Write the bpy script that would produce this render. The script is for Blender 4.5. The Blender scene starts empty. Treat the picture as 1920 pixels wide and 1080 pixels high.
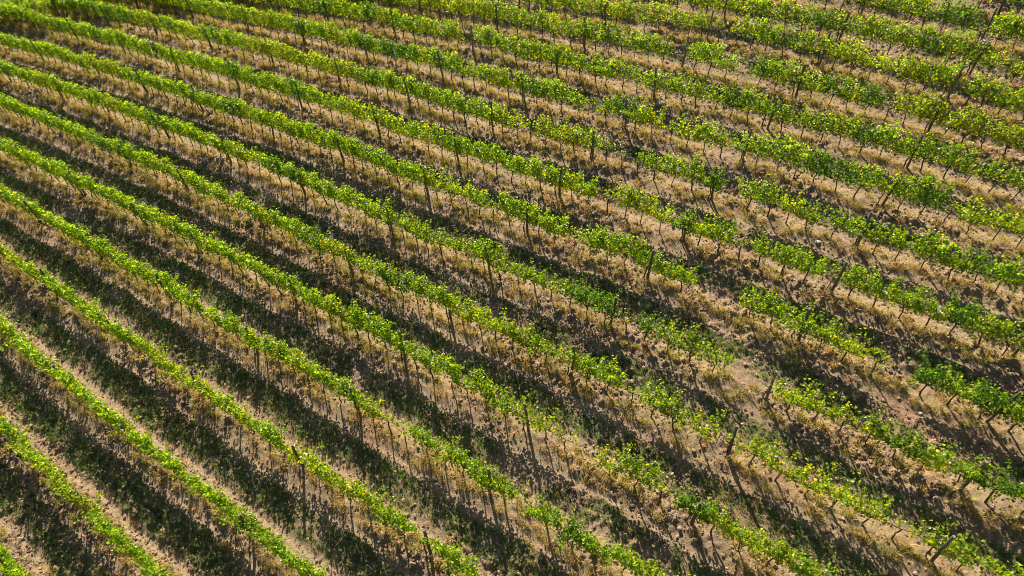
import bpy, math
import numpy as np
from mathutils import Matrix, Vector

C = bpy.context.scene
COL = C.collection

# ------------------------------------------------------------------ camera
CAM = (0.0, -20.17445, 22.37439)
cd = bpy.data.cameras.new('camera')
cam = bpy.data.objects.new('camera', cd)
COL.objects.link(cam)
cd.sensor_width = 36.0
cd.lens = 36.0 * 1280.0 / 1920.0
cd.clip_start = 0.1
cd.clip_end = 3000.0
cam.matrix_world = Matrix(((0.99855356, 0.05376611, 0.0, CAM[0]),
                           (-0.03993073, 0.74160056, -0.66965225, CAM[1]),
                           (-0.03600459, 0.66868364, 0.7426748, CAM[2]),
                           (0, 0, 0, 1)))
C.camera = cam
C.render.resolution_x, C.render.resolution_y = 1024, 576

# ------------------------------------------------------------------ daylight
SUN_EL, SUN_AZ = math.radians(35.0), math.radians(-9.0)      # azimuth measured clockwise from +Y
to_sun = Vector((math.sin(SUN_AZ) * math.cos(SUN_EL), math.cos(SUN_AZ) * math.cos(SUN_EL), math.sin(SUN_EL)))
w = bpy.data.worlds.new('World')
C.world = w
w.use_nodes = True
nt = w.node_tree
sky = nt.nodes.new('ShaderNodeTexSky')
sky.sky_type = 'NISHITA'
sky.sun_disc = False
sky.sun_elevation = SUN_EL
sky.sun_rotation = SUN_AZ
bg = nt.nodes['Background']
bg.inputs['Strength'].default_value = 0.05
nt.links.new(sky.outputs['Color'], bg.inputs['Color'])
sl = bpy.data.lights.new('sun', 'SUN')
sl.energy = 5.0
sl.angle = math.radians(0.5)
sl.color = (1.0, 0.885, 0.71)
so = bpy.data.objects.new('sun', sl)
COL.objects.link(so)
so.rotation_euler = to_sun.to_track_quat('Z', 'Y').to_euler()
so.location = (0, 0, 60)
C.view_settings.view_transform = 'Standard'
C.view_settings.look = 'None'
C.view_settings.exposure = 1.4
C.view_settings.gamma = 1.0
C.render.engine = 'CYCLES'
C.cycles.pixel_filter_type = 'BLACKMAN_HARRIS'
C.cycles.filter_width = 1.0

# ------------------------------------------------------------------ survey of the vineyard
# ROW: sideways offset v(u) of each vine row (a gentle curve); POST: distances u of its posts;
# VINE: single vines that differ from their neighbours.  u runs along the rows (uphill), v across them (downhill).
ROW = {-11: [-36.64365, 0.00409, 0.00622],
-10: [-33.81365, 0.00409, 0.00622],
-9: [-30.98365, 0.00409, 0.00622],
-8: [-28.15365, 0.00409, 0.00622],
-7: [-25.32365, 0.00409, 0.00622],
-6: [-22.49365, 0.00409, 0.00622],
-5: [-20.24287, 0.02946, 0.00545],
-4: [-17.25698, 0.04289, 0.00288],
-3: [-14.38776, 0.03418, 0.00171],
-2: [-11.43702, 0.02766, 0.00114],
-1: [-8.65806, 0.02371, 0.00105],
0: [-5.73306, 0.01525, 0.00075],
1: [-3.03694, 0.01857, 0.00097],
2: [-0.17386, 0.01797, 0.00091],
3: [2.64637, 0.00918, 0.00067],
4: [5.37408, 0.00489, 0.00077],
5: [8.16538, -0.00607, 0.00029],
6: [10.95547, -0.01087, -6e-05],
7: [13.80314, -0.01879, -0.00054],
8: [16.63314, -0.01879, -0.00054],
9: [19.46314, -0.01879, -0.00054],
10: [22.29314, -0.01879, -0.00054],
11: [25.12314, -0.01879, -0.00054]}
POST = {-11: [-69.61, -63.3, -57.0, -50.7, -44.41, -38.1, -31.8, -25.5, -19.2, -12.9, -6.6, -0.3, 6.0, 12.29, 18.59],
-10: [-69.68, -63.38, -57.08, -50.78, -44.48, -38.18, -31.88, -25.58, -19.28, -12.98, -6.68, -0.38, 5.92, 12.22, 18.52],
-9: [-69.75, -63.45, -57.15, -50.85, -44.55, -38.25, -31.95, -25.65, -19.35, -13.05, -6.75, -0.45, 5.84, 12.14, 18.45],
-8: [-69.83, -63.53, -57.23, -50.93, -44.63, -38.33, -32.03, -25.73, -19.43, -13.13, -6.83, -0.53, 5.77, 12.65, 18.37],
-7: [-69.91, -63.6, -57.3, -51.0, -44.7, -38.4, -32.1, -25.8, -19.5, -13.21, -6.9, -0.6, 6.36, 12.42, 18.29],
-6: [-69.98, -63.68, -57.38, -51.08, -44.78, -38.48, -32.18, -25.88, -19.58, -13.28, -6.98, -0.42, 6.15, 12.63, 18.22],
-5: [-70.05, -63.76, -57.45, -51.16, -44.86, -38.55, -32.26, -25.95, -19.65, -13.2, -6.99, -0.48, 5.97, 12.24, 18.14],
-4: [-70.13, -63.83, -57.53, -51.23, -44.93, -38.63, -32.33, -25.78, -19.54, -13.31, -6.8, -0.57, 5.89, 12.13, 18.07],
-3: [-70.2, -63.91, -57.6, -51.3, -45.01, -38.7, -31.73, -26.11, -19.76, -13.23, -6.92, -0.69, 5.56, 12.03, 17.99],
-2: [-70.28, -63.98, -57.68, -51.38, -45.08, -38.03, -31.61, -25.6, -19.65, -13.21, -7.14, -0.79, 5.54, 11.83, 17.92],
-1: [-70.36, -64.06, -57.75, -51.45, -45.16, -38.85, -32.33, -25.83, -19.5, -13.52, -7.33, -1.07, 5.31, 11.69, 17.84],
0: [-70.43, -64.13, -57.83, -51.53, -45.23, -38.93, -32.63, -26.02, -19.93, -13.24, -7.42, -1.16, 5.32, 11.61, 17.77],
1: [-70.5, -64.2, -57.9, -51.6, -45.3, -37.99, -32.28, -26.4, -19.65, -13.47, -7.32, -1.21, 5.0, 11.41, 17.7],
2: [-70.58, -64.28, -57.98, -51.68, -45.38, -38.47, -32.78, -26.19, -20.18, -13.72, -7.19, -1.3, 4.8, 11.39, 17.62],
3: [-70.66, -64.36, -58.05, -51.75, -45.45, -39.15, -32.85, -26.11, -20.31, -13.85, -7.23, -1.34, 4.7, 11.18, 17.54],
4: [-70.73, -64.43, -58.13, -51.83, -45.53, -39.23, -32.75, -26.63, -20.33, -15.63, -8.48, -1.7, 4.58, 11.1, 17.47],
5: [-70.8, -64.5, -58.2, -51.91, -45.61, -39.3, -33.01, -26.7, -20.56, -14.38, -8.02, -1.63, 4.72, 11.09, 17.39],
6: [-70.88, -64.58, -58.28, -51.98, -45.68, -39.38, -33.08, -26.78, -20.48, -14.18, -8.29, -2.0, 4.32, 11.02, 17.32],
7: [-70.95, -64.66, -58.35, -52.05, -45.76, -39.45, -33.16, -26.86, -20.55, -14.47, -8.5, -1.65, 4.64, 10.95, 17.24],
8: [-71.03, -64.73, -58.43, -52.13, -45.83, -39.53, -33.23, -26.93, -20.63, -14.33, -8.03, -1.73, 4.57, 10.87, 17.17],
9: [-71.1, -64.81, -58.5, -52.2, -45.91, -39.6, -33.3, -27.0, -20.7, -14.4, -8.11, -1.8, 4.5, 10.79, 17.09],
10: [-71.18, -64.88, -58.58, -52.28, -45.98, -39.68, -33.38, -27.08, -20.78, -14.48, -8.18, -1.88, 4.42, 10.72, 17.02],
11: [-71.25, -64.95, -58.65, -52.35, -46.05, -39.75, -33.45, -27.15, -20.85, -14.55, -8.25, -1.95, 4.34, 10.64, 16.95]}
VINE = [(0, -34.82, 'gap'),
(-3, -13.1, 'gap'),
(-2, -2.65, 'gap'),
(-1, 6.31, 'gap'),
(-4, -0.81, 'gap'),
(-4, 3.31, 'gap'),
(1, 7.85, 'gap'),
(1, 8.27, 'gap'),
(1, 14.91, 'gap'),
(5, 6.2, 'gap'),
(4, 7.11, 'gap'),
(2, 9.85, 'gap'),
(2, 10.43, 'gap'),
(6, 3.75, 'gap'),
(-1, 0.08, 'thin'),
(4, 10.28, 'thin'),
(1, -3.47, 'thin'),
(1, -2.91, 'thin'),
(1, 0.93, 'thin'),
(-1, 0.84, 'thin'),
(-1, 1.31, 'thin'),
(-5, 0.15, 'thin'),
(3, 7.5, 'thin'),
(5, 0.37, 'thin'),
(5, 0.75, 'thin'),
(2, 14.0, 'thin'),
(2, 14.31, 'thin'),
(2, 11.02, 'thin'),
(-1, -4.83, 'thin'),
(4, 5.99, 'thin'),
(2, 5.8, 'thin'),
(3, 11.34, 'thin'),
(6, 4.09, 'thin'),
(-2, 1.58, 'thin'),
(1, 14.16, 'thin'),
(5, 1.23, 'thin'),
(-7, 10.08, 'dark'),
(-7, 11.36, 'dark'),
(-6, 4.87, 'dark'),
(-6, 10.43, 'dark'),
(-5, 3.6, 'dark'),
(-5, -3.47, 'dark'),
(-4, 9.44, 'dark'),
(-4, 7.91, 'dark'),
(-4, 3.72, 'dark'),
(-3, 9.59, 'dark'),
(-3, 3.4, 'dark'),
(-4, -2.14, 'dark'),
(-4, -5.05, 'dark'),
(-4, -8.46, 'dark'),
(-2, -6.47, 'dark'),
(-2, -1.08, 'dark'),
(-3, -26.05, 'dark'),
(-3, -22.2, 'dark'),
(-1, -31.49, 'dark'),
(-1, -47.84, 'dark'),
(-1, -46.11, 'dark'),
(-1, -44.42, 'dark'),
(-1, -42.78, 'dark'),
(0, -37.82, 'dark'),
(0, -47.43, 'dark'),
(0, -41.61, 'dark'),
(2, -13.81, 'dark'),
(2, -15.81, 'dark'),
(3, -4.15, 'dark'),
(2, 4.23, 'dark'),
(2, 4.54, 'dark'),
(0, 4.81, 'dark'),
(-1, 5.26, 'dark'),
(-1, 10.19, 'dark'),
(-2, 13.28, 'dark'),
(4, 10.91, 'dark'),
(5, 8.1, 'dark'),
(-2, -25.91, 'dark'),
(-1, -16.49, 'dark'),
(-2, -13.19, 'dark'),
(-2, -19.64, 'dark'),
(0, -26.18, 'dark'),
(3, -9.19, 'dark'),
(1, 15.52, 'dark'),
(1, 17.4, 'dark'),
(2, 15.51, 'dark'),
(2, 17.95, 'dark'),
(2, 18.24, 'dark'),
(0, 16.11, 'dark'),
(-5, -5.9, 'yellow'),
(-5, -4.84, 'yellow'),
(-5, -3.07, 'yellow'),
(-5, -1.38, 'yellow'),
(-4, -16.46, 'yellow'),
(-4, -15.2, 'yellow'),
(-4, -14.55, 'yellow'),
(-4, -18.21, 'yellow'),
(-3, -16.16, 'yellow'),
(-3, -14.71, 'yellow'),
(-2, -30.15, 'yellow'),
(-2, -29.1, 'yellow'),
(-2, -22.26, 'yellow'),
(0, -34.31, 'yellow'),
(-1, -34.36, 'yellow'),
(-1, -33.35, 'yellow'),
(1, -21.19, 'yellow'),
(1, -6.66, 'yellow'),
(1, -6.29, 'yellow'),
(1, 1.34, 'yellow'),
(1, -5.18, 'yellow'),
(4, -14.64, 'yellow'),
(4, -17.9, 'yellow'),
(4, -5.66, 'yellow'),
(5, -4.3, 'yellow'),
(5, -0.76, 'yellow'),
(5, -0.02, 'yellow'),
(7, -8.54, 'yellow'),
(8, -6.97, 'yellow'),
(0, 1.75, 'yellow'),
(0, -0.82, 'yellow'),
(-1, 8.65, 'yellow'),
(3, 1.91, 'yellow'),
(5, 2.84, 'yellow'),
(4, 6.83, 'dry')]
GX, GY = 0.13537942, 0.03153432            # the hillside
UX, UY = 0.79242104, -0.6099745            # along the rows
VX, VY = -0.6099745, -0.79242104           # across the rows
SLOPE = GX * UX + GY * UY
HEAD = math.atan2(UY, UX)
PITCH = 6.3                                # post to post
STEP = PITCH / 7.0                         # vine to vine
KS = sorted(ROW)


def row_v(k, u):
    a, b, c = ROW[k]
    uu = np.clip(u, -62.0, 26.0)
    bend = 0.18 * np.exp(-((uu + 8.0) / 7.0) ** 2) if -5 <= k <= 3 else 0.0
    return a + b * uu + c * uu * uu + bend


def to_xy(u, v):
    return u * UX + v * VX, u * UY + v * VY


# smooth lattice noise
_L = np.random.default_rng(5).random((8, 256, 256))


def noise(x, y, s, layer=0):
    x = np.asarray(x, float) / s
    y = np.asarray(y, float) / s
    xi = np.floor(x).astype(int)
    yi = np.floor(y).astype(int)
    fx, fy = x - xi, y - yi
    fx = fx * fx * (3 - 2 * fx)
    fy = fy * fy * (3 - 2 * fy)
    g = _L[layer]
    a = g[xi & 255, yi & 255]
    b = g[(xi + 1) & 255, yi & 255]
    c = g[xi & 255, (yi + 1) & 255]
    d = g[(xi + 1) & 255, (yi + 1) & 255]
    return (a + (b - a) * fx) * (1 - fy) + (c + (d - c) * fx) * fy


def smooth(e0, e1, x):
    t = np.clip((x - e0) / (e1 - e0), 0, 1)
    return t * t * (3 - 2 * t)


def zones(u, v):
    """signed distance to the nearest row (positive = downhill side), alley number and the strips of the alley."""
    u = np.asarray(u, float)
    v = np.asarray(v, float)
    best = np.full(u.shape, 1e9)
    sd = np.zeros(u.shape)
    kk = np.zeros(u.shape, int)
    for k in KS:
        d = v - row_v(k, u)
        m = np.abs(d) < best
        best = np.where(m, np.abs(d), best)
        sd = np.where(m, d, sd)
        kk = np.where(m, k, kk)
    alley = np.where(sd > 0, kk, kk - 1)                 # the alley on the downhill side of row `alley`
    a = np.where(sd > 0, sd, sd + 2.83)                  # 0 at the upper row .. 2.83 at the lower row
    wob = (noise(u, v, 1.7, 1) - 0.5) * 0.3
    odd = (alley % 2) == 0
    track = np.exp(-((a + wob - np.where(odd, 0.78, 0.62)) / 0.20) ** 2) + np.exp(-((a + wob - np.where(odd, 2.16, 2.26)) / 0.22) ** 2)
    track = np.clip(track, 0, 1) * (0.45 + 0.55 * smooth(0.35, 0.6, noise(u, v, 6.0, 2)))
    lawn = smooth(0.80, 1.05, a + wob) * (1 - smooth(1.85, 2.15, a + wob))
    lawn = lawn * smooth(0.24, 0.50, noise(u, v, 1.5, 3) * 0.65 + noise(u, v, 0.5, 4) * 0.35 + 0.018 * np.clip(alley, -8, 6))
    under = np.exp(-(best / 0.55) ** 2)
    rough = smooth(0.42, 0.62, noise(u, v, 2.6, 5) * 0.6 + noise(u, v, 0.8, 6) * 0.4 + 0.05 * np.where(odd, 1, -1))
    return sd, best, alley, a, track, lawn, under, rough


def relief(u, v, z=None):
    sd, best, alley, a, track, lawn, under, rough = zones(u, v) if z is None else z
    h = 0.10 * np.exp(-(best / 0.38) ** 2) - 0.045 * track
    h = h + 0.10 * (noise(u, v, 3.1, 1) - 0.5) + 0.035 * (noise(u, v, 0.9, 2) - 0.5)
    lump = (1 - 0.85 * track) * (0.35 + 0.65 * rough)
    c1 = noise(u, v, 0.26, 3)
    c2 = noise(u, v, 0.125, 4)
    h = h + lump * (0.10 * smooth(0.45, 0.9, c1) + 0.12 * smooth(0.4, 0.85, c2))
    # lug marks of the tractor tyres across the tracks
    h = h + 0.022 * track * smooth(0.3, 0.7, np.sin((u + 0.5 * np.abs(a - 1.4)) * 2 * math.pi / 0.27) * 0.5 + 0.5)
    return h


def ground_z(u, v):
    x, y = to_xy(u, v)
    return GX * x + GY * y + relief(u, v)


# ------------------------------------------------------------------ materials
def new_mat(name):
    m = bpy.data.materials.new(name)
    m.use_nodes = True
    t = m.node_tree
    return m, t, t.nodes['Principled BSDF']


def add(t, kind, **inp):
    n = t.nodes.new(kind)
    for k, v in inp.items():
        n.inputs[k.replace('_', ' ')].default_value = v
    return n


def attr_material(name, rough, spec, noise_scale, lo, hi, bump=0.0, bump_scale=60.0, bump_dist=0.02):
    """base colour = the colour stored on the mesh, broken up by a fine noise of the thing's own surface"""
    m, t, p = new_mat(name)
    at = t.nodes.new('ShaderNodeAttribute')
    at.attribute_name = 'tint'
    co = t.nodes.new('ShaderNodeTexCoord')
    nz = add(t, 'ShaderNodeTexNoise', Scale=noise_scale, Detail=5.0, Roughness=0.7)
    t.links.new(co.outputs['Object'], nz.inputs['Vector'])
    mr = t.nodes.new('ShaderNodeMapRange')
    mr.inputs['From Min'].default_value = 0.3
    mr.inputs['From Max'].default_value = 0.7
    mr.inputs['To Min'].default_value = lo
    mr.inputs['To Max'].default_value = hi
    t.links.new(nz.outputs['Fac'], mr.inputs['Value'])
    mx = t.nodes.new('ShaderNodeVectorMath')
    mx.operation = 'SCALE'
    t.links.new(at.outputs['Color'], mx.inputs[0])
    t.links.new(mr.outputs['Result'], mx.inputs['Scale'])
    t.links.new(mx.outputs['Vector'], p.inputs['Base Color'])
    p.inputs['Roughness'].default_value = rough
    p.inputs['Specular IOR Level'].default_value = spec
    if bump:
        n2 = add(t, 'ShaderNodeTexNoise', Scale=bump_scale, Detail=4.0, Roughness=0.75)
        t.links.new(co.outputs['Object'], n2.inputs['Vector'])
        b = add(t, 'ShaderNodeBump', Strength=bump, Distance=bump_dist)
        t.links.new(n2.outputs['Fac'], b.inputs['Height'])
        t.links.new(b.outputs['Normal'], p.inputs['Normal'])
    return m


def leaf_material(name, through, gain, gloss_rough):
    """thin leaf: reflects its colour, lets yellower light through"""
    m, t, p = new_mat(name)
    at = t.nodes.new('ShaderNodeAttribute')
    at.attribute_name = 'tint'
    t.links.new(at.outputs['Color'], p.inputs['Base Color'])
    p.inputs['Roughness'].default_value = gloss_rough
    p.inputs['Specular IOR Level'].default_value = 0.35
    tr = t.nodes.new('ShaderNodeBsdfTranslucent')
    mu = t.nodes.new('ShaderNodeVectorMath')
    mu.operation = 'MULTIPLY'
    mu.inputs[1].default_value = gain
    t.links.new(at.outputs['Color'], mu.inputs[0])
    t.links.new(mu.outputs['Vector'], tr.inputs['Color'])
    mix = add(t, 'ShaderNodeMixShader', Fac=through)
    t.links.new(p.outputs['BSDF'], mix.inputs[1])
    t.links.new(tr.outputs['BSDF'], mix.inputs[2])
    t.links.new(mix.outputs['Shader'], t.nodes['Material Output'].inputs['Surface'])
    return m


M_SOIL = attr_material('soil', 0.95, 0.1, 11.0, 0.62, 1.35, 1.0, 20.0, 0.07)
M_CLOD = attr_material('clod', 0.95, 0.1, 14.0, 0.75, 1.2, 0.6, 50.0, 0.02)
M_STONE = attr_material('stone', 0.8, 0.3, 22.0, 0.8, 1.15, 0.5, 40.0, 0.02)
M_BARK = attr_material('vine_bark', 0.9, 0.15, 40.0, 0.6, 1.4, 0.8, 90.0, 0.01)
M_WOOD = attr_material('weathered_wood', 0.85, 0.2, 18.0, 0.65, 1.3, 0.7, 60.0, 0.01)
M_LEAF = leaf_material('vine_leaf', 0.52, (1.95, 1.75, 0.4), 0.34)
M_GRASS = leaf_material('grass_blade', 0.35, (1.3, 1.2, 0.7), 0.6)


# ------------------------------------------------------------------ mesh helpers
def mesh_from(name, verts, tris, tint, mats, quads=None, mat_index=None, smooth_shade=False):
    me = bpy.data.meshes.new(name)
    verts = np.asarray(verts, np.float32)
    tris = np.asarray(tris, np.int32).reshape(-1, 3)
    quads = np.zeros((0, 4), np.int32) if quads is None else np.asarray(quads, np.int32).reshape(-1, 4)
    nt_, nq = len(tris), len(quads)
    me.vertices.add(len(verts))
    me.vertices.foreach_set('co', verts.ravel())
    me.loops.add(nt_ * 3 + nq * 4)
    me.loops.foreach_set('vertex_index', np.concatenate([tris.ravel(), quads.ravel()]))
    me.polygons.add(nt_ + nq)
    me.polygons.foreach_set('loop_start', np.concatenate([np.arange(nt_) * 3, nt_ * 3 + np.arange(nq) * 4]).astype(np.int32))
    if mat_index is not None:
        me.polygons.foreach_set('material_index', np.asarray(mat_index, np.int32))
    me.polygons.foreach_set('use_smooth', np.full(nt_ + nq, smooth_shade, bool))
    at = me.attributes.new('tint', 'FLOAT_COLOR', 'POINT')
    col = np.ones((len(verts), 4), np.float32)
    col[:, :3] = tint
    at.data.foreach_set('color', col.ravel())
    for m in mats:
        me.materials.append(m)
    me.update(calc_edges=True)
    return me


def link(name, me, parent=None, loc=None):
    o = bpy.data.objects.new(name, me)
    COL.objects.link(o)
    if parent:
        o.parent = parent
    if loc is not None:
        o.location = loc
    return o


def tag(o, label=None, cat=None, group=None, kind=None):
    for k, v in (('label', label), ('category', cat), ('group', group), ('kind', kind)):
        if v:
            o[k] = v
    return o


def tube(path, radii, sides, rng=None, cap=True, wobble=0.0):
    """a tapering limb along a path -> verts, tris"""
    path = np.asarray(path, float)
    n = len(path)
    V = []
    for i in range(n):
        d = path[min(i + 1, n - 1)] - path[max(i - 1, 0)]
        d = d / (np.linalg.norm(d) + 1e-9)
        r = np.array([0, 0, 1.0]) if abs(d[2]) < 0.8 else np.array([1.0, 0, 0])
        a = np.cross(d, r)
        a /= np.linalg.norm(a)
        b = np.cross(d, a)
        for s in range(sides):
            t = 2 * math.pi * s / sides
            rr = radii[i] * (1 + (wobble * (rng.random() - 0.5) if rng is not None else 0))
            V.append(path[i] + rr * (math.cos(t) * a + math.sin(t) * b))
    T = []
    for i in range(n - 1):
        for s in range(sides):
            p, q = i * sides + s, i * sides + (s + 1) % sides
            T += [(p, q, q + sides), (p, q + sides, p + sides)]
    if cap:
        V.append(path[-1])
        for s in range(sides):
            T.append((len(V) - 1, (n - 1) * sides + s, (n - 1) * sides + (s + 1) % sides))
    return np.array(V), np.array(T)


def join(parts):
    vs, ts, cs, o = [], [], [], 0
    for v, t, c in parts:
        vs.append(v)
        ts.append(t + o)
        cs.append(np.broadcast_to(c, (len(v), 3)))
        o += len(v)
    return np.concatenate(vs), np.concatenate(ts), np.concatenate(cs)


# ------------------------------------------------------------------ the hillside
def axis(lo, hi, d0, d1):
    inner = [lo]
    while inner[-1] < hi:
        t = (inner[-1] - lo) / (hi - lo)
        inner.append(inner[-1] + d0 * (1 - t) + d1 * t)
    out, s = [], d1
    x = inner[-1]
    while x < 700:
        s *= 1.5
        x += s
        out.append(x)
    pre, s = [], d0
    x = lo
    while x > -700:
        s *= 1.5
        x -= s
        pre.append(x)
    return np.array(pre[::-1] + inner + out)


au = axis(-66.0, 25.0, 0.10, 0.052)
av = axis(-36.0, 24.5, 0.062, 0.05)
U, V = np.meshgrid(au, av, indexing='ij')
Z = zones(U, V)
X, Y = to_xy(U, V)
H = GX * X + GY * Y + relief(U, V, Z)
sd, best, alley, a_, track, lawn, under, rough = Z
n1, n2, n3 = noise(U, V, 4.0, 7), noise(U, V, 0.6, 0), noise(U, V, 0.16, 6)
soil = np.array([0.235, 0.168, 0.112])
pale = np.array([0.33, 0.245, 0.165])
dark = np.array([0.115, 0.078, 0.056])
green = np.array([0.085, 0.100, 0.038])
straw = np.array([0.30, 0.222, 0.105])
red = np.array([0.26, 0.135, 0.08])


def lerp(a, b, t):
    return a + (b - a) * t[..., None]


colr = np.broadcast_to(soil, U.shape + (3,))
colr = lerp(colr, dark, 0.75 * smooth(0.5, 0.85, n2 * 0.5 + n3 * 0.5) * (1 - track))
colr = lerp(colr, pale, 0.55 * track + 0.45 * smooth(0.52, 0.85, n3) * (1 - track))
colr = lerp(colr, straw, np.clip(0.8 * under * smooth(0.25, 0.6, noise(U, V, 0.7, 2)), 0, 1))
colr = lerp(colr, red, 0.35 * smooth(0.62, 0.8, n1) * smooth(0.4, 0.7, n2))
colr = lerp(colr, green, np.clip(0.9 * lawn * smooth(0.2, 0.6, n3), 0, 1))
nu, nv = U.shape
idx = np.arange(nu * nv).reshape(nu, nv)
quads = np.stack([idx[:-1, :-1], idx[:-1, 1:], idx[1:, 1:], idx[1:, :-1]], -1).reshape(-1, 4)
gm = mesh_from('ground', np.stack([X, Y, H], -1).reshape(-1, 3), np.zeros((0, 3)), colr.reshape(-1, 3), [M_SOIL], quads=quads, smooth_shade=True)
tag(link('ground', gm), 'bare brown tilled hillside soil with tyre tracks between the vine rows', 'ground', kind='structure')
del U, V, Z, X, Y, H, colr, quads, sd, best, alley, a_, track, lawn, under, rough, n1, n2, n3


# ------------------------------------------------------------------ where the photograph's frame falls (only to decide how densely to plant)
CM = np.array(cam.matrix_world.to_3x3())


def view(P):
    q = (np.asarray(P) - np.array(CAM)) @ CM
    return 960 + 1280 * q[..., 0] / -q[..., 2], 540 - 1280 * q[..., 1] / -q[..., 2], -q[..., 2]


def in_view(u, v, m=60):
    x, y = to_xy(u, v)
    px, py, d = view(np.stack([x, y, GX * x + GY * y], -1))
    return (px > -m) & (px < 1920 + m) & (py > -m) & (py < 1080 + m + 60) & (d > 0)


# ------------------------------------------------------------------ clods and pale stones lying on the soil
ICO_V = np.array([(0, 0, -1), (.72, -.53, -.45), (-.28, -.85, -.45), (-.89, 0, -.45), (-.28, .85, -.45), (.72, .53, -.45),
                  (.28, -.85, .45), (-.72, -.53, .45), (-.72, .53, .45), (.28, .85, .45), (.89, 0, .45), (0, 0, 1)], float)
ICO_T = np.array([(0, 1, 2), (1, 0, 5), (0, 2, 3), (0, 3, 4), (0, 4, 5), (1, 5, 10), (2, 1, 6), (3, 2, 7), (4, 3, 8), (5, 4, 9),
                  (1, 10, 6), (2, 6, 7), (3, 7, 8), (4, 8, 9), (5, 9, 10), (6, 10, 11), (7, 6, 11), (8, 7, 11), (9, 8, 11), (10, 9, 11)])[:, ::-1]


def lumps(name, u, v, size, tint, mat, seed, sink=0.3):
    r = np.random.default_rng(seed)
    n = len(u)
    x, y = to_xy(u, v)
    z = ground_z(u, v)
    s = size[:, None] * np.stack([r.uniform(.7, 1.3, n), r.uniform(.7, 1.3, n), r.uniform(.5, .9, n)], -1)
    P = ICO_V[None] * (1 + 0.45 * (r.random((n, 12, 1)) - 0.5)) * s[:, None, :]
    t = r.uniform(0, 6.28, n)
    c, sn = np.cos(t)[:, None], np.sin(t)[:, None]
    P = np.stack([P[..., 0] * c - P[..., 1] * sn, P[..., 0] * sn + P[..., 1] * c, P[..., 2]], -1)
    P = P + np.stack([x, y, z + size * (0.6 - sink)], -1)[:, None, :]
    T = (ICO_T[None] + 12 * np.arange(n)[:, None, None]).reshape(-1, 3)
    return link(name, mesh_from(name, P.reshape(-1, 3), T, np.repeat(tint, 12, 0), [mat]))


def scatter(n, seed, u0=-64, u1=24, v0=-32, v1=23):
    r = np.random.default_rng(seed)
    u, v = r.uniform(u0, u1, n), r.uniform(v0, v1, n)
    m = in_view(u, v)
    return r, u[m], v[m]


r, u, v = scatter(900000, 11)
z = zones(u, v)
keep = r.random(len(u)) < (0.10 + 0.9 * z[7] * (1 - 0.85 * z[4]) * (1 - 0.7 * z[5])) * np.interp(v, [-28, 0, 20], [0.35, 0.5, 0.6])
u, v = u[keep], v[keep]
print('clods', len(u))
sz = 0.014 + 0.062 * r.random(len(u)) ** 2.6
tint = np.array([0.22, 0.152, 0.104]) * r.uniform(0.5, 1.6, (len(u), 1)) * np.array([1, 1, 1])
tag(lumps('soil_clods', u, v, sz, tint, M_CLOD, 12), 'loose brown clods of tilled soil strewn between the vine rows', 'soil clods', kind='stuff')
r, u, v = scatter(5000, 13)
sz = 0.012 + 0.035 * r.random(len(u)) ** 3
tint = np.array([0.55, 0.48, 0.40]) * r.uniform(0.5, 1.1, (len(u), 1))
tag(lumps('pale_pebbles', u, v, sz, tint, M_STONE, 14, 0.2), 'small pale pebbles scattered over the tilled soil', 'pebbles', kind='stuff')


# ------------------------------------------------------------------ grass
def blades(u, v, length, lean_dir, lean, width, tint, seed, short=False):
    """one bent blade per entry: 5 verts, 3 tris"""
    r = np.random.default_rng(seed)
    n = len(u)
    x, y = to_xy(u, v)
    z = ground_z(u, v) - 0.01
    base = np.stack([x, y, z], -1)
    d = np.stack([np.cos(lean_dir), np.sin(lean_dir), np.zeros(n)], -1)
    sdir = np.stack([-np.sin(lean_dir), np.cos(lean_dir), np.zeros(n)], -1) * width[:, None]
    up = np.array([0, 0, 1.0])
    L = length[:, None]
    s = np.clip(lean, 0, 1.3)[:, None]
    mid = base + L * 0.55 * (up * np.cos(s * 0.55) + d * np.sin(s * 0.55))
    tip = mid + L * 0.45 * (up * np.cos(s * 1.3) + d * np.sin(s * 1.3))
    if short:
        V = np.stack([base - sdir, base + sdir, tip], 1)
        return V.reshape(-1, 3), np.arange(3 * n).reshape(-1, 3), np.repeat(tint, 3, 0)
    V = np.stack([base - sdir, base + sdir, mid - sdir * 0.8, mid + sdir * 0.8, tip], 1)
    T = np.array([(0, 1, 3), (0, 3, 2), (2, 3, 4)])[None] + 5 * np.arange(n)[:, None, None]
    c = np.repeat(tint[:, None, :], 5, 1)
    return V.reshape(-1, 3), T.reshape(-1, 3), c.reshape(-1, 3)


def clumps(uc, vc, per, spread, r):
    k = np.repeat(np.arange(len(uc)), per)
    ang = r.uniform(0, 6.28, len(k))
    rad = spread[k] * np.sqrt(r.random(len(k)))
    return k, uc[k] + rad * np.cos(ang), vc[k] + rad * np.sin(ang), ang


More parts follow.
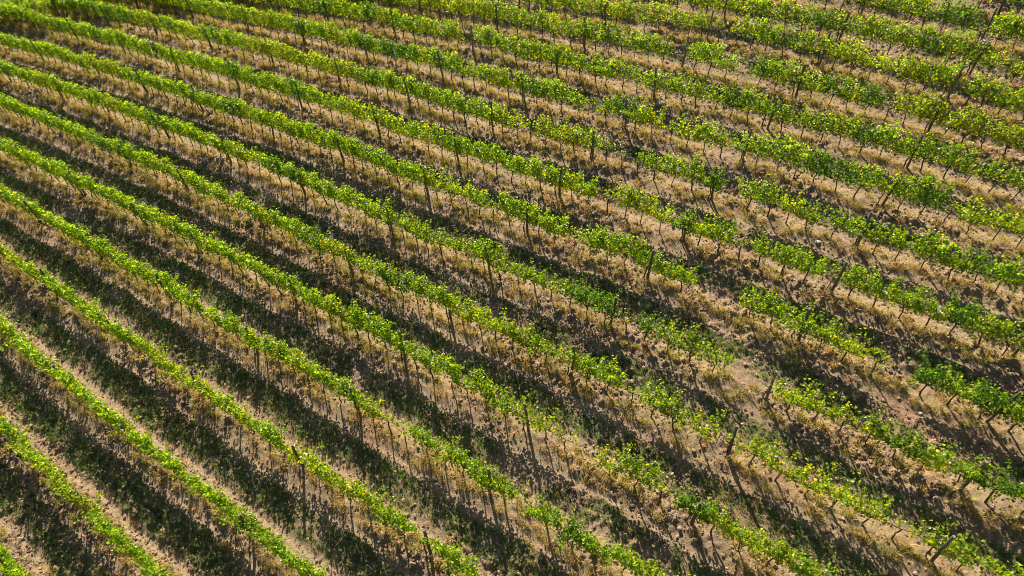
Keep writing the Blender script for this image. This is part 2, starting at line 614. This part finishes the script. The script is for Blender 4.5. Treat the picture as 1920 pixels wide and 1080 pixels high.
# low weedy grass in the middle of the alleys
r, u, v = scatter(560000, 21)
z = zones(u, v)
keep = r.random(len(u)) < z[5] ** 0.9 * (1 - 0.8 * z[4]) * np.interp(v, [-28, -10, -2, 20], [0.22, 0.4, 0.9, 1.0])
keep |= r.random(len(u)) < 0.05
u, v = u[keep], v[keep]
k, ub, vb, ang = clumps(u, v, 7, r.uniform(0.03, 0.10, len(u)), r)
hue = (r.random(len(u)) * 0.5 + noise(u, v, 1.1, 4) * 0.5 - 0.05 + np.interp(v, [-28, 0], [0.15, 0.0]))[k]
base = np.where((hue < 0.60)[:, None], np.array([0.12, 0.20, 0.045]), np.where((hue < 0.74)[:, None], np.array([0.21, 0.21, 0.06]), np.array([0.29, 0.225, 0.10])))
tint = base * (0.55 + 1.5 * r.random((len(ub), 1)) ** 2)
tall = (0.7 + 0.9 * noise(u, v, 0.8, 6))[k]
vv, tt, cc = blades(ub, vb, r.uniform(0.04, 0.16, len(ub)) * tall, ang - 0.65, r.uniform(0.05, 0.9, len(ub)), r.uniform(0.006, 0.012, len(ub)), tint, 22, short=True)
print('grass', len(ub))
tag(link('alley_grass', mesh_from('alley_grass', vv, tt, cc, [M_GRASS])), 'low green weeds and grass along the middle of the alleys', 'grass', kind='stuff')

# straw coloured tufts under the vines
r = np.random.default_rng(31)
tu, tv, tk = [], [], []
for kk in KS:
    uu = np.arange(-64, 24, 0.16)
    uu = uu + r.uniform(-0.1, 0.1, len(uu))
    vv_ = row_v(kk, uu) + r.normal(0.10, 0.26, len(uu))
    p = 0.45 + 0.55 * smooth(0.32, 0.55, noise(uu, vv_, 2.2, 5)) * np.interp(uu, [-60, -15, 20], [1.0, 0.9, 0.8])
    m = (r.random(len(uu)) < p) & in_view(uu, vv_)
    tu.append(uu[m])
    tv.append(vv_[m])
tu, tv = np.concatenate(tu), np.concatenate(tv)
size = r.uniform(0.5, 1.05, len(tu)) * np.where(r.random(len(tu)) < 0.14, 1.5, 1.0) * np.interp(tu, [-45, -10, 18], [1.25, 1.1, 0.95])
k, ub, vb, ang = clumps(tu, tv, 54, 0.05 + 0.14 * size, r)
hue = (r.random(len(tu)) * 0.5 + 0.6 * (noise(tu, tv, 5.0, 2) - 0.2) + np.interp(tu, [-40, 15], [-0.10, 0.12]))[k]
base = np.where((hue < 0.42)[:, None], np.array([0.34, 0.30, 0.07]), np.where((hue < 0.85)[:, None], np.array([0.44, 0.335, 0.12]), np.array([0.33, 0.195, 0.095])))
tint = base * (0.5 + 1.0 * r.random((len(ub), 1)))
ln = size[k] * r.uniform(0.16, 0.46, len(ub))
vv, tt, cc = blades(ub, vb, ln, ang - 0.65 + r.normal(0, 0.5, len(ub)), r.uniform(0.2, 1.2, len(ub)), r.uniform(0.005, 0.009, len(ub)) * np.interp(ub, [-50, 0], [1.5, 1.0]), tint, 32)
print('tufts', len(tu))
tag(link('dry_grass', mesh_from('dry_grass', vv, tt, cc, [M_GRASS])), 'straw coloured dry grass tufts growing under the vines', 'dry grass', kind='stuff')


# ------------------------------------------------------------------ brown leaves that have dropped on the soil
r = np.random.default_rng(41)
fu, fv = [], []
for kk in KS:
    uu = r.uniform(-60, 23, 1500)
    fu.append(uu)
    fv.append(row_v(kk, uu) + r.normal(0.15, 0.45, len(uu)))
fu, fv = np.concatenate(fu), np.concatenate(fv)
m = in_view(fu, fv) & (noise(fu, fv, 1.6, 3) > 0.42)
fu, fv = fu[m], fv[m]
n = len(fu)
fx, fy = to_xy(fu, fv)
cen = np.stack([fx, fy, ground_z(fu, fv) + 0.035], -1)
t = r.uniform(0, 6.28, n)
s = r.uniform(0.03, 0.065, (n, 1))
a = np.stack([np.cos(t), np.sin(t), r.normal(0, 0.35, n)], -1) * s
b = np.stack([-np.sin(t), np.cos(t), r.normal(0, 0.35, n)], -1) * s
curl = np.array([0, 0, 1.0]) * s * 0.5
LV = np.stack([cen - a, cen + a, cen + b + curl, cen - b + curl], 1).reshape(-1, 3)
LT = np.array([(0, 1, 2), (0, 3, 1)])[None] + 4 * np.arange(n)[:, None, None]
q = r.random(n)[:, None]
lc = np.where(q < 0.45, np.array([0.30, 0.15, 0.07]), np.where(q < 0.8, np.array([0.38, 0.24, 0.12]), np.array([0.42, 0.17, 0.06]))) * r.uniform(0.7, 1.3, (n, 1))
tag(link('fallen_leaves', mesh_from('fallen_leaves', LV, LT.reshape(-1, 3), np.repeat(lc, 4, 0), [M_GRASS])), 'brown and orange vine leaves dropped on the soil under the rows', 'fallen leaves', kind='stuff')


# ------------------------------------------------------------------ grapevines
PAL = {'green': [(0.165, 0.275, 0.012), (0.090, 0.190, 0.010), (0.240, 0.335, 0.015), (0.33, 0.36, 0.020)],
       'dark': [(0.085, 0.185, 0.012), (0.056, 0.140, 0.012), (0.12, 0.220, 0.014), (0.17, 0.25, 0.018)],
       'yellow': [(0.205, 0.300, 0.013), (0.130, 0.230, 0.011), (0.285, 0.350, 0.017), (0.39, 0.375, 0.022)],
       'dry': [(0.26, 0.16, 0.06), (0.19, 0.11, 0.05), (0.3, 0.2, 0.08), (0.2, 0.16, 0.04)]}


def make_vine(kind, pal, seed):
    """local frame: x along the row (following its slope), z up. -> trunk (v,t,c), leaves (v,t,c)"""
    r = np.random.default_rng(seed)
    half, nsh, ln, fill, lowz = {'hedge': (0.52, 14, (0.90, 1.14), 1.45, 0.72), 'bushy': (0.52, 13, (0.80, 1.22), 1.5, 0.67),
                                 'loose': (0.48, 10, (0.62, 1.18), 1.3, 0.68), 'thin': (0.34, 4, (0.35, 0.8), 0.8, 0.72),
                                 'dry': (0.34, 5, (0.3, 0.6), 0.7, 0.70)}[kind]
    lowz = lowz + r.uniform(-0.04, 0.06)
    parts = []
    bark = np.array([0.085, 0.058, 0.04]) * r.uniform(0.75, 1.3)
    # trunk: crooked, thicker at the foot
    zs = np.array([-0.12, 0.0, 0.18, 0.36, 0.54, lowz])
    px = np.cumsum(np.concatenate([[0], r.normal(0, 0.028, 5)]))
    py = np.cumsum(np.concatenate([[0], r.normal(0, 0.028, 5)]))
    px -= px[1]
    py -= py[1]
    path = np.stack([px, py, zs], -1)
    rad = np.array([0.034, 0.030, 0.026, 0.024, 0.025, 0.027]) * r.uniform(0.85, 1.3)
    parts.append(tube(path, rad, 7, r, True, 0.3) + (bark,))
    for s in (-1, 1):
        n = 5
        xs = path[-1, 0] + s * half * np.linspace(0, 1, n) * r.uniform(0.85, 1.0)
        arm = np.stack([xs, path[-1, 1] + r.normal(0, 0.015, n), lowz + SLOPE * (xs - path[-1, 0]) + 0.05 * np.linspace(0, 1, n) + r.normal(0, 0.012, n)], -1)
        arm[0] = path[-1]
        parts.append(tube(arm, np.linspace(0.020, 0.010, n), 5, r, True, 0.3) + (bark,))
    # shoots
    P, N, S, B = [], [], [], []
    for i in range(nsh):
        x0 = -half + 2 * half * (i + 0.5 + r.uniform(-0.4, 0.4)) / nsh
        L = r.uniform(*ln)
        side = r.choice([-1, 1])
        d = np.array([r.normal(0, 0.16), side * r.uniform(0.0, 0.10), 1.0])
        if kind in ('loose', 'bushy', 'thin'):
            d[:2] += r.normal(0, 0.22, 2)
        p = np.array([path[-1, 0] + x0, path[-1, 1] + r.normal(0, 0.02), lowz + SLOPE * x0 + 0.03])
        pts = [p.copy()]
        m = int(L / 0.055)
        for j in range(m):
            t = j / m
            d = d + np.array([r.normal(0, 0.07), side * (0.004 if kind == 'hedge' else 0.016) + r.normal(0, 0.05), 0])
            if kind == 'hedge':
                d[1] -= 0.09 * p[1]
            droop = (0.10 if kind in ('loose', 'bushy', 'thin') else 0.06) * max(0, t - 0.6) / 0.4
            d = d + np.array([0, side * droop * 0.9, -droop * 1.6])
            d = d / np.linalg.norm(d)
            p = p + d * 0.055
            pts.append(p.copy())
            for _ in range(1 + (r.random() < fill - 1) if fill >= 1 else int(r.random() < fill)):
                az = r.uniform(0, 6.283)
                off = np.array([math.cos(az), math.sin(az), r.uniform(-0.5, 0.35)]) * r.uniform(0.04, 0.15)
                P.append(p + off)
                N.append(np.array([off[0] * 4, off[1] * 5, 0.45]) + r.normal(0, 0.45, 3))
                S.append(r.uniform(0.060, 0.106) * (1.0 - 0.35 * max(0, t - 0.7)))
                B.append(t)
        parts.append(tube(np.array(pts)[::4], np.linspace(0.006, 0.003, len(pts[::4])), 3, r, False) + (bark * np.array([1.5, 1.5, 1.1]),))
        # leaves hanging below the cordon and side shoots that fill the hedge
        if kind in ('hedge', 'bushy', 'loose'):
            for _ in range(int(3 * fill)):
                q = np.array([path[-1, 0] + x0 + r.normal(0, 0.1), r.normal(0, 0.13), lowz + SLOPE * x0 + r.uniform(-0.14, 0.25)])
                P.append(q)
                N.append(np.array([r.normal(0, 0.3), q[1] * 6, 0.3]) + r.normal(0, 0.4, 3))
                S.append(r.uniform(0.06, 0.105))
                B.append(-0.1)
    P, N, S, B = np.array(P), np.array(N), np.array(S), np.array(B)
    N /= np.linalg.norm(N, axis=1)[:, None]
    # a leaf: six-cornered, folded along its midrib
    a = np.cross(N, r.normal(0, 1, (len(N), 3)))
    a /= np.linalg.norm(a, axis=1)[:, None]
    b = np.cross(N, a)
    S_ = S[:, None]
    fold = r.uniform(0.05, 0.3, (len(N), 1)) * S_
    base, tip = P - a * S_ * 0.45, P + a * S_ * 0.62 - N * fold * 0.6
    l1, l2 = P - a * S_ * 0.25 + b * S_ * 0.58 + N * fold, P + a * S_ * 0.22 + b * S_ * 0.46 + N * fold * 0.8
    r1, r2 = P - a * S_ * 0.25 - b * S_ * 0.58 + N * fold, P + a * S_ * 0.22 - b * S_ * 0.46 + N * fold * 0.8
    V = np.stack([base, tip, l1, l2, r1, r2], 1).reshape(-1, 3)
    T = np.array([(0, 1, 3), (0, 3, 2), (0, 5, 1), (0, 4, 5)])[None] + 6 * np.arange(len(P))[:, None, None]
    pal_ = np.array(PAL[pal])
    pick = r.random(len(P))
    idx_ = np.where(pick < 0.45, 0, np.where(pick < 0.72, 1, np.where(pick < 0.94, 2, 3)))
    idx_ = np.where((B < 0.12) & (r.random(len(P)) < 0.25), 3, idx_)
    col = pal_[idx_] * r.uniform(0.75, 1.25, (len(P), 1)) * r.uniform(0.85, 1.15)
    rust = r.random(len(P)) < (0.003 if pal != 'yellow' else 0.008)
    col[rust] = np.array([0.38, 0.17, 0.03])
    return join(parts), (V, T.reshape(-1, 3), np.repeat(col, 6, 0))


WORDS = {('hedge', 'green'): 'dense bright green', ('hedge', 'yellow'): 'dense yellowish green', ('hedge', 'dark'): 'dense dark green',
         ('bushy', 'green'): 'bushy bright green', ('bushy', 'yellow'): 'bushy yellowish green', ('bushy', 'dark'): 'bushy dark green',
         ('loose', 'green'): 'open bright green', ('loose', 'yellow'): 'open yellowish green', ('loose', 'dark'): 'open dark green',
         ('thin', 'green'): 'sparse spindly green', ('thin', 'yellow'): 'sparse spindly yellowish', ('thin', 'dark'): 'sparse spindly dark green',
         ('dry', 'dry'): 'withered brown'}
COUNT = {('hedge', 'green'): 9, ('hedge', 'yellow'): 6, ('hedge', 'dark'): 4, ('bushy', 'green'): 9, ('bushy', 'yellow'): 6, ('bushy', 'dark'): 5,
         ('loose', 'green'): 9, ('loose', 'yellow'): 7, ('loose', 'dark'): 3, ('thin', 'green'): 4, ('thin', 'yellow'): 3, ('thin', 'dark'): 1, ('dry', 'dry'): 1}
LIB = {}
for n_, (key, cnt) in enumerate(COUNT.items()):
    LIB[key] = [make_vine(key[0], key[1], 100 * n_ + j) for j in range(cnt)]

ORD = 'zeroth first second third fourth fifth sixth seventh eighth ninth tenth eleventh twelfth thirteenth fourteenth fifteenth sixteenth seventeenth eighteenth nineteenth twentieth'.split()
r = np.random.default_rng(77)
posts, vines = [], []                       # (k, u, visible)
for k in KS:
    for u in POST[k]:
        v = float(row_v(k, u))
        x, y = to_xy(u, v)
        z = float(ground_z(u, v))
        fx, fy, fd = view(np.array([x, y, z + 0.9]))
        posts.append(dict(k=k, u=u, x=x, y=y, z=z, seen=(3 < fx < 1917 and 3 < fy < 1077)))
    exc = [(u, kind) for kk, u, kind in VINE if kk == k]
    for u0 in POST[k]:
        nxt = [p for p in POST[k] if p > u0]
        span = (nxt[0] - u0) if nxt else PITCH
        nn = max(1, round(span / STEP))
        for j in range(nn):
            u = u0 - 0.2 + span * j / nn + r.normal(0, 0.05)
            v = float(row_v(k, u)) + r.normal(0, 0.03)
            near = [e for e in exc if abs(e[0] - u) < 0.42]
            kinds = {e[1] for e in near}
            if 'gap' in kinds:
                continue
            loosen = np.interp(u, [-22, -8, 4, 16], [0.0, 0.35, 0.8, 0.9]) * np.interp(k, [-8, -3, 4, 9], [1, 0.95, 0.8, 0.2])
            q = r.random()
            if q < 0.6 * loosen:
                kind = 'loose'
            elif q < loosen:
                kind = 'bushy'
            else:
                kind = 'hedge'
            hue = noise(u, v * 3, 4.5, 1) + 0.10 * r.normal()
            pal = 'yellow' if hue < 0.30 else ('dark' if hue > 0.92 else 'green')
            if r.random() < 0.06 * loosen:
                kind = 'thin'
            if 'dark' in kinds:
                pal, kind = 'dark', ('bushy' if kind != 'hedge' else 'hedge')
            if 'yellow' in kinds:
                pal = 'yellow'
            if 'thin' in kinds:
                kind = 'thin'
                pal = 'green' if pal == 'dark' else pal
            if 'dry' in kinds:
                kind = pal = 'dry'
            x, y = to_xy(u, v)
            z = float(ground_z(u, v))
            fx, fy, fd = view(np.array([x, y, z + 1.1]))
            seen = 12 < fx < 1908 and 8 < fy < 1072
            near_frame = -700 < fx < 2600 and -500 < fy < 1900 and fd > 2
            vines.append(dict(k=k, u=u, x=x, y=y, z=z, kind=kind, pal=pal, seen=seen, near=near_frame, d=float(fd),
                              var=int(r.integers(COUNT[(kind, pal)])), rot=r.normal(0, 0.05), sc=r.uniform(0.93, 1.1)))

# the 300 vines that show largest are things of their own, the rest of the vineyard is one mass
ranked = sorted([i for i, a in enumerate(vines) if a['seen']], key=lambda i: vines[i]['d'] * (1.25 if vines[i]['kind'] in ('thin', 'dry') else 1))
own = set(ranked[:300])
PROTO = {}


def vine_copy(kind, pal, var):
    key = (kind, pal, var)
    if key not in PROTO:
        (tv, tt, tc), (lv, lt, lc) = LIB[(kind, pal)][var]
        e = bpy.data.objects.new('grapevine', None)
        COL.objects.link(e)
        e.empty_display_size = 0.3
        tr = link('trunk', mesh_from('trunk', tv, tt, tc, [M_BARK], smooth_shade=True), e)
        fo = link('foliage', mesh_from('foliage', lv, lt, lc, [M_LEAF]), e)
        PROTO[key] = (e, tr, fo)
        return e
    e0, tr, fo = PROTO[key]
    e = e0.copy()
    COL.objects.link(e)
    for ch in (tr, fo):
        c = ch.copy()
        c.parent = e
        COL.objects.link(c)
    return e


ROWNO = {k: 10 - k for k in KS}              # rows counted from the lower left corner of the photograph
SEEN_POSTS = {k: sorted(p['u'] for p in posts if p['k'] == k and p['seen']) for k in KS}
MV, MT, MC, MI, off = [], [], [], [], 0
names = set()
for i, a in enumerate(vines):
    if i in own:
        e = vine_copy(a['kind'], a['pal'], a['var'])
        e.location = (a['x'], a['y'], a['z'])
        e.rotation_euler = (0, 0, HEAD + a['rot'])
        e.scale = (1, 1, a['sc'])
        ps = SEEN_POSTS[a['k']]
        left = [p for p in ps if p - 0.45 <= a['u']]
        row = 'row %s' % ORD[ROWNO[a['k']]]
        row = '%s row from lower left corner' % ORD[ROWNO[a['k']]]
        def between(lo, hi):
            return sorted(b['u'] for b in vines if b['k'] == a['k'] and b['seen'] and lo - 0.45 <= b['u'] < hi - 0.45)
        if left:
            hi = [p for p in ps if p > left[-1]]
            seq = between(left[-1], hi[0] if hi else 1e3)
            where = '%s from %s post in %s' % (ORD[seq.index(a['u']) + 1], ORD[len(left)], row)
        elif ps:
            seq = between(-1e3, ps[0])[::-1]
            where = '%s left of first post in %s' % (ORD[seq.index(a['u']) + 1], row)
        else:
            seq = between(-1e3, 1e3)
            where = '%s from left in %s' % (ORD[seq.index(a['u']) + 1], row)
        lab = '%s grapevine, %s' % (WORDS[(a['kind'], a['pal'])], where)
        tag(e, lab, 'grapevine', 'grapevines planted in rows')
    elif a['near']:
        (tv, tt, tc), (lv, lt, lc) = LIB[(a['kind'], a['pal'])][a['var']]
        c, s = math.cos(HEAD + a['rot']), math.sin(HEAD + a['rot'])
        Rm = np.array([[c, -s, 0], [s, c, 0], [0, 0, a['sc']]])
        for vv, tt_, cc, mi in ((tv, tt, tc, 0), (lv, lt, lc, 1)):
            MV.append((vv @ Rm.T + np.array([a['x'], a['y'], a['z']])).astype(np.float32))
            MT.append(tt_ + off)
            MC.append(cc.astype(np.float32))
            MI.append(np.full(len(tt_), mi, np.int32))
            off += len(vv)
vm = mesh_from('grapevine_rows', np.concatenate(MV), np.concatenate(MT), np.concatenate(MC), [M_BARK, M_LEAF], mat_index=np.concatenate(MI))
tag(link('grapevine_rows', vm), 'rows of green grapevines running on up and across the hillside', 'grapevines', kind='stuff')
del MV, MT, MC, MI

# ------------------------------------------------------------------ posts
LEAN = {}
for p in posts:
    fx, fy, fd = view(np.array([p['x'], p['y'], p['z'] + 0.9]))
    if not (-300 < fx < 2200 and -200 < fy < 1400):
        continue
    if not p['seen'] and not (-60 < fx < 1980 and -60 < fy < 1140):
        continue
    q = np.random.default_rng(int(1000 + p['k'] * 50 + p['u'] * 7))
    h = q.uniform(1.72, 1.95)
    lx, ly = q.normal(0, 0.05, 2)
    n = 7
    t = np.linspace(0, 1, n)
    bow = q.normal(0, 0.025)
    path = np.stack([lx * t * h + bow * np.sin(t * math.pi), ly * t * h, -0.25 + (h + 0.25) * t], -1)
    rad = np.linspace(0.058, 0.047, n) * q.uniform(0.9, 1.15)
    vv, tt = tube(path, rad, 10, q, True, 0.12)
    grey = q.random()
    col = (np.array([0.11, 0.082, 0.055]) * (1 - grey) + np.array([0.16, 0.142, 0.112]) * grey) * q.uniform(0.75, 1.1)
    cc = np.broadcast_to(col, (len(vv), 3)).copy()
    cc[-11:] *= 1.3                          # sawn top, paler end grain
    o = link('vineyard_post', mesh_from('vineyard_post', vv, tt, cc, [M_WOOD], smooth_shade=False), loc=(p['x'], p['y'], p['z']))
    ps = SEEN_POSTS[p['k']]
    if p['u'] in ps:
        lab = '%s wooden post, %s from left in %s row from lower left corner' % ('silver grey' if grey > 0.6 else ('grey brown' if grey > 0.3 else 'dark brown'), ORD[ps.index(p['u']) + 1], ORD[ROWNO[p['k']]])
    else:
        lab = 'wooden post at the cut off end of %s row from lower left corner' % ORD[ROWNO[p['k']]]
    tag(o, lab, 'post', 'wooden posts along the vine rows')


# ------------------------------------------------------------------ a few stones and a stick one can point to
def stone(x, y, size, tint, label, seed):
    q = np.random.default_rng(seed)
    u, v = x * UX + y * UY, x * VX + y * VY
    P = ICO_V * (1 + 0.35 * (q.random((12, 1)) - 0.5)) * np.array(size)
    mid, T, cache = [], [], {}
    V = list(P)
    def half(i, j):
        key = (min(i, j), max(i, j))
        if key not in cache:
            m = (V[i] + V[j]) / 2
            V.append(m * (1.13 + 0.22 * (q.random() - 0.5)))
            cache[key] = len(V) - 1
        return cache[key]
    for (i, j, l) in ICO_T:
        ij, jl, li = half(i, j), half(j, l), half(l, i)
        T += [(i, ij, li), (ij, j, jl), (li, jl, l), (ij, jl, li)]
    o = link('field_stone', mesh_from('field_stone', np.array(V), np.array(T), np.array(tint), [M_STONE]), loc=(x, y, float(ground_z(u, v)) + size[2] * 0.45))
    tag(o, label, 'stone')


stone(8.44, 11.19, (0.26, 0.20, 0.17), (0.30, 0.27, 0.23), 'large grey boulder on bare soil in front of a tall post near the top', 1)
stone(24.69, 11.39, (0.34, 0.26, 0.2), (0.33, 0.29, 0.25), 'largest grey boulder among vines near the upper right corner', 2)
stone(13.76, -8.24, (0.09, 0.065, 0.055), (0.48, 0.42, 0.35), 'small white stone on soil below the wide gap in a right hand row', 3)
stone(13.24, -7.14, (0.13, 0.09, 0.05), (0.36, 0.29, 0.2), 'flat tan stone in the wide gap of a right hand row', 4)
stone(5.09, 1.81, (0.13, 0.09, 0.07), (0.42, 0.37, 0.31), 'pale oval stone lying between two rows near the middle of the field', 5)
stone(12.99, 0.02, (0.14, 0.1, 0.06), (0.50, 0.45, 0.38), 'white flat stone beside the foot of a leaning post at right', 6)
A_, B_ = np.array([-24.11, 1.64, 0]), np.array([-23.35, 0.83, 0])
pp = []
for t in np.linspace(0, 1, 6):
    p = A_ + (B_ - A_) * t + np.array([0.03, 0.03, 0]) * math.sin(t * 5)
    pp.append((p[0], p[1], float(ground_z(p[0] * UX + p[1] * UY, p[0] * VX + p[1] * VY)) + 0.05))
pp = np.array(pp)
pp[:, 2] = np.linspace(pp[0, 2], pp[-1, 2], 6) + 0.04
vv, tt = tube(pp - pp[0], np.linspace(0.022, 0.014, 6), 6, np.random.default_rng(3), True, 0.2)
tag(link('stick', mesh_from('stick', vv, tt, np.array([0.5, 0.4, 0.28]), [M_WOOD]), loc=pp[0]), 'pale straight stick lying on the soil near the left edge', 'stick')
